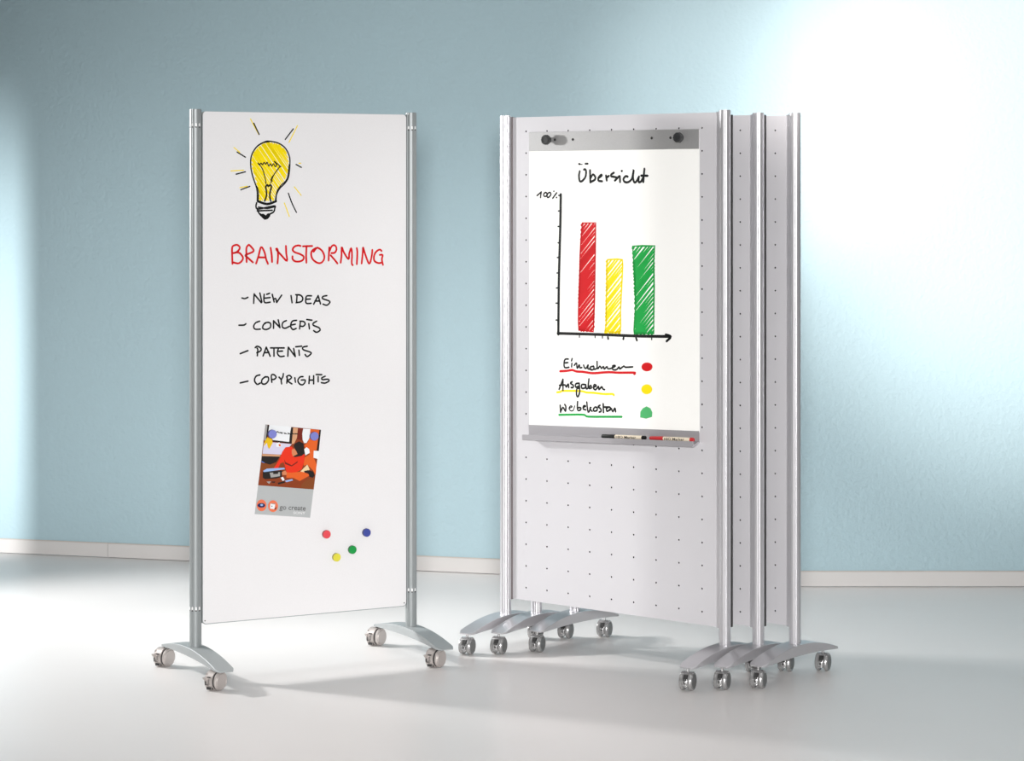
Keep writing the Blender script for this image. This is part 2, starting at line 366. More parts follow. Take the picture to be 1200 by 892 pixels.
# marker strokes: (part name, board, ink, [(width mm or widths, [x,z,x,z,...] in 0.1 mm on the board face)])
STROKES=[
('heading_lettering','W','ink_red',[(5.6,[-2714,13814,-2722,14077,-2722,14364,-2632,14435,-2543,14446,-2453,14373,-2479,14278,-2581,14195,-2696,14172]),(5.6,[-2581,14195,-2453,14169,-2337,14024,-2376,13905,-2504,13823,-2683,13861]),(5.6,[-2201,13866,-2209,14094,-2209,14334,-2145,14430,-2093,14429,-1951,14271,-1990,14200,-2170,14130,-2248,14083,-2145,13998,-1977,13851]),(5.6,[-1856,13813,-1771,14065,-1675,14364,-1551,14182,-1499,13965,-1426,13795]),(5.6,[-1771,14017,-1525,14009]),(5.6,[-1330,14336,-1291,14083,-1278,13853]),(5.6,[-1078,13802,-1057,14056,-1078,14285,-1122,14274,-927,14066,-731,13882,-757,14148,-770,14391]),(5.6,[-232,14385,-324,14405,-456,14363,-521,14267,-456,14181,-246,14106,-114,14019,-140,13910,-272,13856,-429,13866,-521,13940,-526,14037]),(5.6,[-140,14372,203,14380]),(5.6,[-8,14346,-22,14091,-14,13811]),(5.6,[256,14185,362,14305,441,14304,574,14205,653,14034,627,13888,521,13796,388,13806,229,13917,163,14088,203,14222,335,14305]),(5.6,[813,13873,840,14324]),(5.6,[853,14202,920,14348,1013,14400,1093,14346,1106,14236,1040,14139,920,14128]),(5.6,[893,14055,1040,13894,1146,13770]),(5.6,[1267,13793,1299,14025,1307,14331,1387,14147,1562,13911,1589,14095,1664,14290,1696,14069,1683,13775,1723,13701]),(5.6,[1876,14288,1898,14116,1876,13735]),(5.6,[2060,13757,2100,14113,2114,14310,2181,14112,2344,13741,2439,13986,2466,14220]),(5.6,[2819,14178,2751,14229,2615,14156,2534,14009,2547,13836,2697,13760,2806,13771]),(5.6,[2751,14043,2860,14035,2833,13882,2874,13696])]),
('list_lettering','W','ink_black',[(4.4,[-2371,12654,-2263,12632,-2155,12673]),(4.4,[-1948,12467,-1929,12784]),(4.4,[-1923,12769,-1669,12481]),(4.4,[-1650,12503,-1722,12808]),(4.4,[-1566,12762,-1576,12588,-1535,12478,-1348,12491]),(4.4,[-1473,12760,-1370,12792]),(4.4,[-1535,12631,-1348,12647]),(4.4,[-1271,12756,-1202,12494]),(4.4,[-1202,12595,-1146,12608,-1108,12477]),(4.4,[-1108,12477,-927,12720]),(4.4,[-582,12698,-544,12456]),(4.4,[-361,12693,-377,12476]),(4.4,[-408,12723,-235,12705,-147,12602,-203,12486,-393,12453]),(4.4,[176,12674,2,12671,-39,12556,-14,12424,161,12420]),(4.4,[-30,12561,129,12567]),(4.4,[256,12389,424,12677]),(4.4,[424,12677,510,12392]),(4.4,[303,12490,462,12492]),(4.4,[749,12670,606,12644,590,12571,813,12493,861,12434,749,12340,606,12381])]),
('list_lettering','W','ink_black',[(4.4,[-2479,11740,-2294,11741,-2232,11782]),(4.4,[-1731,11856,-1877,11802,-1948,11688,-1892,11591,-1706,11586]),(4.4,[-1489,11806,-1597,11722,-1613,11607,-1489,11569,-1348,11629,-1333,11759,-1426,11810,-1551,11779]),(4.4,[-1224,11602,-1224,11857]),(4.4,[-1224,11857,-989,11619]),(4.4,[-989,11619,-1052,11882]),(4.4,[-754,11851,-880,11790,-902,11646,-801,11591,-644,11653]),(4.4,[-377,11850,-534,11825,-597,11667,-519,11542,-393,11574]),(4.4,[-566,11695,-424,11720]),(4.4,[-267,11556,-235,11803]),(4.4,[-251,11818,-109,11799,-61,11711,-140,11640,-251,11657]),(4.4,[2,11869,192,11841]),(4.4,[75,11722,97,11546]),(4.4,[367,11802,240,11732,256,11659,446,11580,494,11491,367,11422,256,11483])]),
('list_lettering','W','ink_black',[(4.4,[-2432,10781,-2155,10873]),(4.4,[-1815,10689,-1799,10891,-1824,10949]),(4.4,[-1892,10966,-1815,11012,-1691,10945,-1691,10858,-1830,10790]),(4.4,[-1607,10676,-1489,10968]),(4.4,[-1489,10968,-1348,10659]),(4.4,[-1566,10782,-1395,10791]),(4.4,[-1333,10940,-833,10924]),(4.4,[-1208,10930,-1208,10655]),(4.4,[-1052,10896,-1083,10752,-989,10639,-833,10643]),(4.4,[-1052,10815,-895,10819]),(4.4,[-701,10638,-682,10943]),(4.4,[-682,10943,-424,10615]),(4.4,[-424,10615,-487,10893]),(4.4,[-408,10949,-188,10962]),(4.4,[-292,10829,-273,10654]),(4.4,[18,10956,-140,10926,-124,10838,113,10758,161,10698,18,10600,-61,10676])]),
('list_lettering','W','ink_black',[(4.4,[-2432,9795,-2155,9842]),(4.4,[-1722,10036,-1861,9998,-1917,9856,-1824,9723,-1706,9761]),(4.4,[-1520,9971,-1644,9875,-1644,9745,-1520,9725,-1411,9837,-1426,9953,-1551,9958]),(4.4,[-1286,9775,-1302,10007,-1208,10026,-1130,9942,-1193,9872,-1286,9867]),(4.4,[-1021,9938,-942,9849]),(4.4,[-864,10049,-880,9948,-942,9834,-927,9703]),(4.4,[-739,9725,-723,9899,-745,9943,-644,9983,-566,9907,-644,9838,-732,9812,-550,9689]),(4.4,[-440,9894,-418,9742]),(4.4,[-140,9921,-251,9910,-330,9797,-267,9678,-156,9645,-77,9714,-61,9801,-203,9807]),(4.4,[97,9927,81,9679]),(4.4,[256,9936,256,9658]),(4.4,[97,9795,240,9790]),(4.4,[351,9976,558,9963]),(4.4,[424,9900,424,9725]),(4.4,[685,9905,558,9851,590,9792,781,9799,829,9739,685,9671,542,9691])]),
('yellow_shading','W','ink_yellow',[([6.9,6.1,4.8],[-865,17701,-807,17622,-750,17544]),([6.9,6.1,4.8],[-1021,17829,-863,17613,-704,17397]),([6.9,6.1,4.8],[-1113,17847,-898,17555,-684,17262]),([6.9,6.1,4.8],[-1193,17863,-942,17520,-689,17175]),([6.9,6.1,4.8],[-1289,17882,-992,17478,-695,17072]),([6.9,6.1,4.8],[-1379,17894,-1041,17431,-702,16967]),([6.9,6.1,4.8],[-1424,17883,-1069,17398,-714,16912]),([6.9,6.1,4.8],[-1466,17872,-1099,17370,-731,16867]),([6.9,6.1,4.8],[-1545,17852,-1155,17319,-763,16783]),([6.9,6.1,4.8],[-1596,17837,-1192,17283,-785,16726]),([6.9,6.1,4.8],[-1638,17810,-1223,17242,-807,16671]),([6.9,6.1,4.8],[-1708,17766,-1283,17184,-856,16599]),([6.9,6.1,4.8],[-1758,17734,-1328,17145,-897,16553]),([6.9,6.1,4.8],[-1811,17679,-1380,17089,-948,16495]),([6.9,6.1,4.8],[-1851,17632,-1421,17042,-988,16449]),([6.9,6.1,4.8],[-1895,17580,-1464,16988,-1031,16393]),([6.9,6.1,4.8],[-1925,17544,-1491,16947,-1054,16347]),([6.9,6.1,4.8],[-1958,17475,-1524,16879,-1088,16280]),([6.9,6.1,4.8],[-1985,17383,-1557,16794,-1126,16202]),([6.9,6.1,4.8],[-2006,17307,-1583,16725,-1157,16140]),([6.9,6.1,4.8],[-1997,17174,-1593,16618,-1187,16059]),([6.9,6.1,4.8],[-1981,17037,-1599,16511,-1215,15982]),([6.9,6.1,4.8],[-1943,16912,-1592,16430,-1241,15945]),([6.9,6.1,4.8],[-1876,16699,-1603,16323,-1330,15946]),([6.9,6.1,4.8],[-1824,16517,-1617,16232,-1410,15946]),([6.9,6.1,4.8],[-1782,16370,-1628,16158,-1474,15946]),([6.9,6.1,4.8],[-1760,16271,-1643,16109,-1525,15946]),([6.9,6.1,4.8],[-1749,16126,-1684,16036,-1619,15946]),([6.9,6.1,4.8],[-1741,16013,-1716,15980,-1692,15946]),(3.3,[-2065,18697,-1763,18176]),(3.3,[-346,18488,-658,17913]),(3.3,[-2662,17727,-2447,17561]),(3.3,[-2760,16940,-2312,16962]),(3.3,[-2447,16375,-2178,16421]),(3.3,[-291,17208,-222,17208]),(3.3,[-460,16402,-208,16113]),(3.3,[-827,15852,-644,15394])]),
('light_bulb_drawing','W','ink_black',[(3.8,[-1817,15926,-1817,16220,-1862,16430,-1997,16808,-2056,17144,-2020,17480,-1817,17776,-1546,17925,-1364,17948,-1046,17888,-795,17721,-644,17447,-625,17151,-680,16727,-818,16515,-1000,16346,-1114,16135,-1137,15903]),(2.7,[-653,17151,-726,16685,-955,16452,-1091,16262,-1160,15966]),(2.7,[-1781,15925,-1772,16262,-1840,16430]),(2.7,[-1817,17776,-1591,17895,-1387,17927]),(3.0,[-1794,17208,-1736,17145,-1681,17209,-1627,17146,-1568,17230,-1509,17168,-1455,17239,-1400,17105,-1341,17189,-1282,17105,-1228,17190,-1160,17085,-1114,17170,-1205,17275,-955,17086]),(3.0,[-1763,17187,-1636,17020,-1546,16767,-1500,16515]),(3.0,[-977,17107,-1182,16853,-1273,16684,-1319,16536]),(3.0,[-1251,16768,-1319,16641,-1264,16599]),(4.7,[-1546,15925,-1478,16135,-1509,16409]),(4.7,[-1509,16409,-1455,16473,-1410,16422,-1341,16473,-1296,16409]),(4.7,[-1296,16409,-1364,16135,-1328,15924]),(6.5,[-1794,15917,-1455,15819,-1137,15916]),(4.4,[-1840,15863,-1862,15736,-1772,15652,-1205,15755,-1182,15671,-1228,15545,-1410,15461]),(4.4,[-1817,15589,-1273,15608]),(4.4,[-1772,15715,-1455,15672,-1182,15734]),(4.4,[-1704,15484,-1591,15399,-1455,15335,-1364,15461]),(4.4,[-1817,15673,-1749,15505,-1546,15314]),(10.6,[-1613,15428,-1500,15360,-1410,15440]),(3.5,[-1943,18552,-1749,18176]),(3.5,[-497,18380,-795,18017]),(3.5,[-2546,17573,-2245,17403]),(3.5,[-2581,16827,-2245,16912]),(3.5,[-2411,16304,-2088,16417]),(3.5,[-396,17165,-199,17068]),(3.5,[-680,16186,-543,15838,-382,15532])]),
('title_lettering','A','ink_black',[(6.3,[-1366,16946,-1398,16798,-1366,16612,-1256,16611,-1115,16747,-1084,16920,-1115,17007,-1178,17007]),(6.3,[-911,16981,-905,16771,-896,16561]),(6.3,[-896,16697,-787,16832,-678,16746,-709,16647,-880,16574]),(6.3,[-522,16720,-398,16794,-429,16819,-538,16721,-538,16622,-382,16597]),(6.3,[-212,16793,-181,16626]),(6.3,[-197,16719,-89,16780]),(6.3,[127,16890,19,16829,19,16768,173,16743,265,16706,173,16620]),(6.3,[173,16620,357,16766,388,16742,397,16571]),(6.3,[465,16949,476,16949]),(6.3,[724,16753,633,16765,541,16668,602,16570,755,16570,907,16691,983,16995,952,16740,998,16570,1089,16581,1210,16751]),(6.3,[1195,16739,1195,16569,1301,16593,1391,16738]),(6.3,[1436,17017,1415,16811,1391,16569]),(6.3,[1301,16787,1572,16781]),(5.4,[-1398,17206,-1366,17199]),(5.4,[-1115,17209,-1012,17209]),(2.4,[-1366,17194,-1256,17188])]),
('percent_lettering','A','ink_black',[(4.5,[-3279,16101,-3085,16227]),(4.5,[-3085,16227,-3104,16157,-3123,16031]),(4.5,[-2904,16207,-2975,16157,-2968,16087,-2891,16067,-2827,16127,-2852,16197,-2917,16207]),(4.5,[-2698,16212,-2788,16177,-2827,16087,-2788,16032,-2698,16077,-2653,16147,-2685,16207,-2737,16202]),(4.5,[-2391,16197,-2570,16007]),(4.5,[-2519,16252,-2521,16247]),(4.5,[-2403,16033,-2391,16033])]),
('chart_axes','A','ink_black',[(8.1,[-2210,16135,-2226,15168,-2257,14261,-2295,13051,-2319,11236]),(7.8,[-2339,11264,-538,11294,1150,11305,2533,11343]),(6.6,[2337,11399,2546,11338,2370,11178]),(3.9,[-2303,16105,-2226,16105]),(3.9,[-2319,15560,-2241,15561]),(3.9,[-2334,15016,-2257,15017]),(3.9,[-2334,14441,-2257,14442]),(3.9,[-2365,13926,-2272,13928]),(3.9,[-2381,13382,-2288,13384]),(3.9,[-2412,12854,-2295,12857]),(3.9,[-2427,12321,-2311,12325]),(3.9,[-2427,11728,-2319,11732]),(3.6,[-1377,11273,-1377,11164]),(3.6,[-688,11272,-688,11180]),(3.6,[-367,11284,-367,11176]),(3.6,[1746,11312,1746,11206]),(6.0,[-129,11213,-115,11159]),(6.0,[547,11228,534,11174]),(6.0,[1083,11233,1116,11154])]),
('legend_lettering','A','ink_black',[(4.8,[-1872,10384,-2015,10365,-2062,10226,-2030,10078,-1840,10099]),(4.8,[-2030,10240,-1888,10259]),(4.8,[-1713,10242,-1729,10117]),(4.8,[-1704,10404,-1729,10328]),(4.8,[-1603,10173,-1508,10264,-1476,10079,-1382,10208,-1366,10109,-1272,10114]),(4.8,[-1193,10204,-1146,10107,-1068,10111,-990,10226,-1005,10089,-880,10083]),(4.8,[-755,10187,-896,10144,-880,10058,-755,10076,-740,10176,-724,10078,-600,10121]),(4.8,[-600,10355,-584,10109,-475,10200,-413,10129,-320,10195,-289,10111,-166,10202,-135,10130,19,10150,204,10244,81,10238,81,10116,235,10111,357,10215,388,10143,556,10248,633,10215,937,10242])]),
('legend_lettering','A','ink_black',[(5.1,[-2285,9305,-2110,9663]),(5.1,[-2110,9663,-2110,9277]),(5.1,[-2269,9443,-2015,9469,-1967,9397,-1872,9513,-1856,9390]),(5.1,[-1697,9597,-1777,9543,-1650,9475,-1666,9400,-1745,9391]),(5.1,[-1398,9563,-1540,9531,-1540,9419,-1398,9463]),(5.1,[-1388,9563,-1366,9267,-1445,9089,-1508,9160,-1492,9359,-1398,9389]),(5.1,[-1099,9528,-1272,9519,-1272,9396,-1131,9415,-1099,9516,-1068,9382,-974,9436]),(5.1,[-958,9733,-990,9435,-880,9515,-849,9430,-943,9401]),(5.1,[-771,9447,-631,9516,-724,9548,-755,9423,-662,9378,-538,9496,-522,9386,-398,9491,-351,9419,-274,9399])]),
('legend_lettering','A','ink_black',[(5.1,[-2237,8747,-2221,8511]),(5.1,[-2221,8511,-2110,8679,-1999,8549,-1983,8711,-2030,8783]),(5.1,[-1461,8915,-1461,8630,-1335,8637,-1319,8712,-1445,8705]),(5.1,[-1209,8731,-1099,8787,-1193,8781,-1209,8681,-1099,8651]),(5.1,[-1052,8925,-990,8571,-865,8775,-911,8699,-818,8618]),(5.1,[-678,8774,-755,8708,-740,8635,-615,8654,-600,8754,-678,8774]),(5.1,[-475,8847,-553,8793,-444,8726,-429,8641,-506,8611]),(5.1,[-336,8904,-320,8610]),(5.1,[-320,8794,-104,8807]),(5.1,[-197,8752,-73,8809,-11,8751,-166,8656,-197,8740]),(5.1,[-42,8700,19,8765,81,8658,173,8786,204,8665]),(3.3,[-1840,8657,-1697,8728,-1777,8748,-1840,8657,-1761,8580,-1650,8606,-1587,8759])]),
('red_underline','A','ink_red',[(6.9,[-2237,9939,-1919,9971,-1697,10007,-1508,9966,-1225,9967,-911,9945,-693,9949,-289,9993,19,10015,327,10013,1013,10046,1004,10002])]),
('yellow_underline','A','ink_yellow',[(7.2,[-2381,9193,-2205,9222,-2142,9255,-1540,9287,-1225,9287,-1068,9258,-755,9263,-320,9244,66,9265,127,9224])]),
('green_underline','A','ink_green',[(7.5,[-2285,8407,-1256,8476,-1068,8430,-787,8430,465,8505])]),
('red_bar','A','ink_red',[([10.8,9.7,8.1],[-1274,15071,-1247,15099,-1220,15126]),([10.8,9.7,8.1],[-1282,14903,-1172,15015,-1061,15128]),([10.8,9.7,8.1],[-1289,14748,-1102,14939,-916,15129]),([10.8,9.7,8.1],[-1298,14577,-1026,14854,-755,15130]),([10.8,9.7,8.1],[-1304,14448,-994,14765,-685,15080]),([10.8,9.7,8.1],[-1312,14286,-999,14606,-688,14925]),([10.8,9.7,8.1],[-1318,14154,-1003,14476,-690,14797]),([10.8,9.7,8.1],[-1326,13981,-1009,14307,-693,14631]),([10.8,9.7,8.1],[-1334,13813,-1014,14142,-695,14469]),([10.8,9.7,8.1],[-1339,13709,-1017,14040,-697,14369]),([10.8,9.7,8.1],[-1344,13602,-1021,13934,-699,14265]),([10.8,9.7,8.1],[-1350,13488,-1025,13823,-701,14156]),([10.8,9.7,8.1],[-1358,13312,-1030,13651,-703,13987]),([10.8,9.7,8.1],[-1365,13180,-1034,13521,-706,13860]),([10.8,9.7,8.1],[-1372,13033,-1039,13376,-708,13718]),([10.8,9.7,8.1],[-1378,12912,-1043,13258,-710,13602]),([10.8,9.7,8.1],[-1384,12774,-1047,13123,-712,13469]),([10.8,9.7,8.1],[-1390,12646,-1052,12997,-714,13346]),([10.8,9.7,8.1],[-1396,12522,-1056,12875,-716,13226]),([10.8,9.7,8.1],[-1396,12385,-1057,12737,-719,13087]),([10.8,9.7,8.1],[-1394,12250,-1057,12600,-721,12948]),([10.8,9.7,8.1],[-1391,12091,-1057,12439,-724,12784]),([10.8,9.7,8.1],[-1389,11949,-1057,12294,-726,12638]),([10.8,9.7,8.1],[-1386,11788,-1057,12131,-729,12472]),([10.8,9.7,8.1],[-1383,11633,-1057,11973,-732,12311]),([10.8,9.7,8.1],[-1380,11467,-1057,11805,-735,12140]),([10.8,9.7,8.1],[-1295,11412,-1015,11704,-737,11995]),([10.8,9.7,8.1],[-1196,11412,-967,11651,-739,11889]),([10.8,9.7,8.1],[-1045,11412,-893,11570,-742,11729]),([10.8,9.7,8.1],[-886,11411,-816,11486,-745,11560]),(6.6,[-1398,11412,-1424,11786,-1398,12686,-1360,13486,-1347,13986,-1316,14486,-1246,15146,-666,15161,-684,14246,-697,13501,-716,12506,-747,11908,-766,11385,-1398,11427])]),
('yellow_bar','A','ink_yellow',[([9.3,7.9,5.7],[-184,13826,-155,13855,-127,13885]),([9.3,7.9,5.7],[-186,13674,-83,13781,20,13888]),([9.3,7.9,5.7],[-188,13509,-5,13700,179,13891]),([9.3,7.9,5.7],[-190,13389,53,13641,295,13893]),([9.3,7.9,5.7],[-193,13214,136,13556,463,13896]),([9.3,7.9,5.7],[-195,13062,147,13418,488,13773]),([9.3,7.9,5.7],[-197,12935,143,13290,482,13642]),([9.3,7.9,5.7],[-199,12827,140,13180,477,13531]),([9.3,7.9,5.7],[-203,12649,134,13000,468,13349]),([9.3,7.9,5.7],[-207,12459,127,12808,459,13155]),([9.3,7.9,5.7],[-209,12348,123,12696,454,13042]),([9.3,7.9,5.7],[-213,12175,117,12521,446,12865]),([9.3,7.9,5.7],[-216,12036,112,12380,439,12723]),([9.3,7.9,5.7],[-219,11919,108,12263,434,12604]),([9.3,7.9,5.7],[-221,11791,104,12133,428,12473]),([9.3,7.9,5.7],[-225,11620,98,11960,420,12298]),([9.3,7.9,5.7],[-229,11440,93,11779,413,12117]),([9.3,7.9,5.7],[-205,11361,106,11689,415,12015]),([9.3,7.9,5.7],[-54,11367,182,11616,418,11865]),([9.3,7.9,5.7],[48,11370,234,11567,419,11763]),([9.3,7.9,5.7],[207,11376,315,11490,422,11604]),([9.3,7.9,5.7],[333,11381,379,11430,424,11478]),(6.0,[-278,11288,-210,11642,-210,12398,-176,12939,-183,13695,-156,13890,278,13919,493,13902,507,13709,466,12955,413,12148,419,11664,386,11340]),(6.0,[-258,11424,75,11382,386,11405])]),
('green_bar','A','ink_green',[([11.7,9.5,6.3],[956,14307,983,14335,1011,14363]),([11.7,9.5,6.3],[966,14127,1081,14247,1195,14366]),([11.7,9.5,6.3],[974,13988,1156,14178,1338,14368]),([11.7,9.5,6.3],[984,13807,1254,14090,1523,14371]),([11.7,9.5,6.3],[991,13684,1320,14029,1649,14373]),([11.7,9.5,6.3],[996,13581,1377,13978,1754,14374]),([11.7,9.5,6.3],[1004,13433,1432,13881,1857,14326]),([11.7,9.5,6.3],[1010,13333,1434,13778,1856,14221]),([11.7,9.5,6.3],[1016,13220,1437,13661,1855,14100]),([11.7,9.5,6.3],[1023,13088,1440,13526,1854,13961]),([11.7,9.5,6.3],[1032,12940,1444,13374,1853,13804]),([11.7,9.5,6.3],[1038,12830,1446,13260,1852,13688]),([11.7,9.5,6.3],[1043,12729,1449,13156,1851,13581]),([11.7,9.5,6.3],[1052,12560,1452,12982,1850,13401]),([11.7,9.5,6.3],[1051,12427,1451,12850,1849,13270]),([11.7,9.5,6.3],[1048,12237,1449,12661,1848,13083]),([11.7,9.5,6.3],[1045,12052,1447,12478,1846,12901]),([11.7,9.5,6.3],[1043,11914,1446,12340,1845,12764]),([11.7,9.5,6.3],[1041,11768,1444,12196,1844,12621]),([11.7,9.5,6.3],[1039,11617,1442,12046,1843,12472]),([11.7,9.5,6.3],[1037,11455,1441,11885,1842,12312]),([11.7,9.5,6.3],[1125,11394,1484,11776,1841,12156]),([11.7,9.5,6.3],[1273,11400,1556,11702,1839,12003]),([11.7,9.5,6.3],[1426,11406,1631,11625,1836,11843]),([11.7,9.5,6.3],[1606,11412,1720,11534,1833,11656]),([11.7,9.5,6.3],[1748,11418,1790,11462,1831,11507]),(6.6,[1019,11368,997,11500,1064,12341,1036,13224,981,13885,937,14371,1338,14386,1873,14393,1830,13901,1846,13024,1830,12145,1830,11421,1036,11391])]),
('poster_caption','W','ink_black',[(2.2,[-1107,8068,-1107,8089,-1062,8087,-1062,8066]),(2.2,[-1039,8054,-993,8052]),(2.2,[-982,8062,-948,8023]),(2.2,[-936,8060,-902,8020]),(2.2,[-845,8039,-811,8001]),(2.2,[-799,8022,-760,7999]),(2.2,[-696,8027,-696,7985]),(2.2,[-685,8016,-628,7982]),(2.2,[-605,8013,-559,7979]),(2.2,[-548,8003,-467,7974]),(2.2,[-444,7999,-410,7971]),(2.2,[-398,7988,-348,7968])]),
]
BLOBS=[
('red_dot','A','ink_red',[1780,10281,1768,10234,1735,10190,1683,10154,1617,10130,1544,10119,1472,10123,1405,10141,1353,10172,1320,10213,1308,10259,1320,10307,1353,10350,1405,10386,1472,10411,1544,10421,1617,10417,1683,10399,1735,10368,1768,10327]),
('yellow_dot','A','ink_yellow',[1765,9518,1754,9465,1721,9416,1670,9375,1606,9348,1535,9336,1463,9340,1399,9361,1348,9396,1314,9442,1303,9494,1314,9547,1348,9597,1399,9637,1463,9664,1535,9677,1606,9672,1670,9651,1721,9616,1754,9570]),
('green_dot','A','ink_green_light',[1264,8723,1361,8845,1530,8924,1698,8864,1770,8733,1756,8577,1506,8504,1255,8528]),
]
PRINT=[
('print_brown',[-1516,8351,525,8076,257,6046,-1787,6309]),
('print_white',[-1380,8334,-577,8225,-559,8127,-651,7708,-1244,7800,-1437,8126]),
('print_gray',[-1516,8349,-1444,8337,-1493,7813,-1580,7817]),
('print_black',[-1444,8337,-1380,8323,-1414,8125,-1471,7854,-1505,7855]),
('print_black',[-1244,7811,-651,7718,-628,7961,-582,8213,-502,8200,-559,7650,-1244,7758]),
('print_tan',[-502,8198,-330,8180,-364,7842,-467,7656,-559,7640]),
('print_darkred',[-330,8180,-134,8149,-169,7939,-123,7724,-364,7800]),
('print_white',[-134,8149,131,8120,143,7988,85,7799,-7,7655,-100,7649,-157,7768,-169,7981]),
('print_orange',[131,8120,478,8078,432,7377,270,7386,247,7153,16,7335,-100,7574,39,7674,108,7840]),
('print_black',[467,8074,525,8065,446,7355,362,7381]),
('print_white',[258,7376,467,7344,432,7075,247,7132]),
('print_lilac',[-1580,7733,-1266,7738,-559,7640,-651,7538,-834,7400,-925,7299,-1629,7367]),
('print_white',[-1130,7689,-1016,7726,-925,7616,-1016,7557,-1130,7584]),
('print_orange',[-1039,7664,-971,7660,-959,7586,-1028,7589]),
('print_yellow',[-1459,7916,-1289,7845,-1255,7717,-1380,7512,-1437,7578,-1471,7727,-1595,7607,-1550,7773]),
('print_tan',[-1636,7357,-971,7297,-993,7235,-1647,7290]),
('print_black',[-1652,7290,-993,7235,-1130,7056,-1357,6984,-1675,7085]),
('print_blue',[-1663,7126,-1550,7057,-1584,6996,-1675,7022]),
('print_umber',[-1675,7085,-1357,6984,-1107,7055,-1198,6849,-1607,6808,-1709,6834]),
('print_white',[-100,7447,-7,7506,85,7438,108,7309,-53,7232]),
('print_cream',[-261,6670,16,6910,108,6735,-100,6576]),
('print_orange',[-76,7170,131,7265,270,7109,362,6891,328,6531,224,6707,16,6910,-123,6875]),
('print_red',[-788,7545,-559,7555,-467,7444,-513,7277,-421,7209,-76,7276,-100,7001,-192,6751,-559,6602,-742,6654,-811,6912,-856,7041,-971,7005,-1084,6800,-1221,6850,-1016,7134,-902,7403]),
('print_darkred',[-834,7146,-788,7038,-559,6920,-330,7056,-353,6993,-559,6877,-811,6976]),
('print_skin',[-559,7449,-467,7487,-353,7354,-330,7247,-513,7214,-559,7322]),
('print_black',[-444,7655,-284,7721,-123,7639,-100,7405,-76,7297,-192,7218,-444,7189,-525,7214,-341,7290,-444,7486,-490,7573]),
('print_orange',[-758,6695,-568,6665,-229,6686,5,6634,101,6530,-271,6365,-504,6486,-758,6500]),
('print_black',[-112,6699,48,6720,240,6660,293,6519,219,6445,91,6491,69,6591,-80,6638]),
('print_umber',[-229,6114,-186,6272,5,6398,293,6460,257,6050]),
('print_black',[-1620,6762,-906,6762,-927,6549,-1116,6501,-1536,6501,-1620,6549]),
('print_lightblue',[-1607,6787,-1471,6853,-834,6850,-811,6796,-1584,6743]),
('print_gray',[-1368,6710,-990,6708,-990,6572,-1326,6542]),
('print_black',[-1242,6722,-1053,6722,-1064,6654,-1242,6654]),
('print_skin',[-927,6705,-800,6756,-737,6675,-758,6598,-906,6606]),
('print_white',[-969,6512,-885,6546,-821,6445,-885,6400]),
('print_lightblue',[-821,6406,-547,6449,-515,6398,-758,6354]),
('print_black',[-1074,6352,-821,6396,-811,6337,-1053,6292]),
('print_gray',[-1484,6414,-1326,6415,-1389,6331]),
('print_black',[-1305,6404,-1158,6402,-1179,6358,-1295,6371]),
('print_coral',[-1486,5611,-1492,5560,-1510,5513,-1538,5474,-1576,5445,-1619,5428,-1666,5424,-1712,5434,-1755,5456,-1793,5490,-1821,5533,-1839,5582,-1845,5633,-1839,5684,-1821,5731,-1793,5770,-1755,5799,-1712,5816,-1666,5820,-1619,5811,-1576,5788,-1538,5755,-1510,5712,-1492,5663]),
('print_navy',[-1530,5614,-1541,5585,-1571,5561,-1618,5547,-1672,5545,-1726,5554,-1772,5574,-1803,5601,-1814,5631,-1803,5660,-1772,5684,-1726,5698,-1672,5700,-1618,5691,-1571,5671,-1541,5644]),
('print_lightblue',[-1607,5630,-1618,5610,-1645,5599,-1678,5601,-1705,5616,-1716,5637,-1705,5657,-1678,5668,-1645,5666,-1618,5651]),
('print_coral',[-1064,5558,-1070,5507,-1089,5460,-1118,5420,-1156,5391,-1201,5374,-1249,5370,-1297,5380,-1341,5403,-1379,5437,-1409,5480,-1427,5529,-1433,5581,-1427,5632,-1409,5678,-1379,5718,-1341,5747,-1297,5764,-1249,5768,-1201,5758,-1156,5736,-1118,5702,-1089,5659,-1070,5610]),
('print_white',[-1347,5657,-1169,5617,-1200,5463,-1358,5492]),
('print_gray',[-1326,5675,-1148,5645,-1154,5622,-1326,5652]),
('print_black',[-1200,5473,-1116,5536,-1137,5469,-1179,5442]),
('print_black',[-1305,5586,-1268,5578,-1274,5551,-1310,5557]),
]
draw_strokes('W', -NF, panel)

# poster held by two lilac magnets
def world_of(b, s, yy, zz):
    x, y, th, _ = BOARD[b]; return (x+s*math.cos(th)-yy*math.sin(th), y+s*math.sin(th)+yy*math.cos(th), zz)
pc = (-.0697, .6714)
poster = empty('poster', world_of('W', pc[0], -NF-.0004, pc[1]), th)
tag(poster, 'small tilted poster of a seated person in a red sweater, pinned by two magnets', 'poster')
cor = [(-.1525, .8347), (.0527, .8080), (.0122, .5088), (-.1912, .5340)]
bm = bmesh.new(); prism(bm, [(a-pc[0], b-pc[1]) for a, b in cor], -.0003, .0003, 'y'); obj('card', bm, 'poster_card', poster)
pm = sorted({m for m, _ in PRINT}); bm = bmesh.new()
for i, (m, co) in enumerate(PRINT):
    vs = [bm.verts.new((co[k]*1e-4-pc[0], -.0004-.00002*i, co[k+1]*1e-4-pc[1])) for k in range(0, len(co), 2)]
    for t in tessellate_polygon([[(v.co.x, v.co.z, 0) for v in vs]]): bm.faces.new([vs[k] for k in t]).material_index = pm.index(m)
pr = flat_obj('printed_picture', bm, pm, poster)
n0 = len(C.objects)
draw_strokes('W', -.0015, poster, ['poster_caption'])
for o in C.objects:
    if o.name == 'poster_caption': o.location = (-pc[0], 0, -pc[1])
tl = math.atan2(.5333-.5441, .1034)
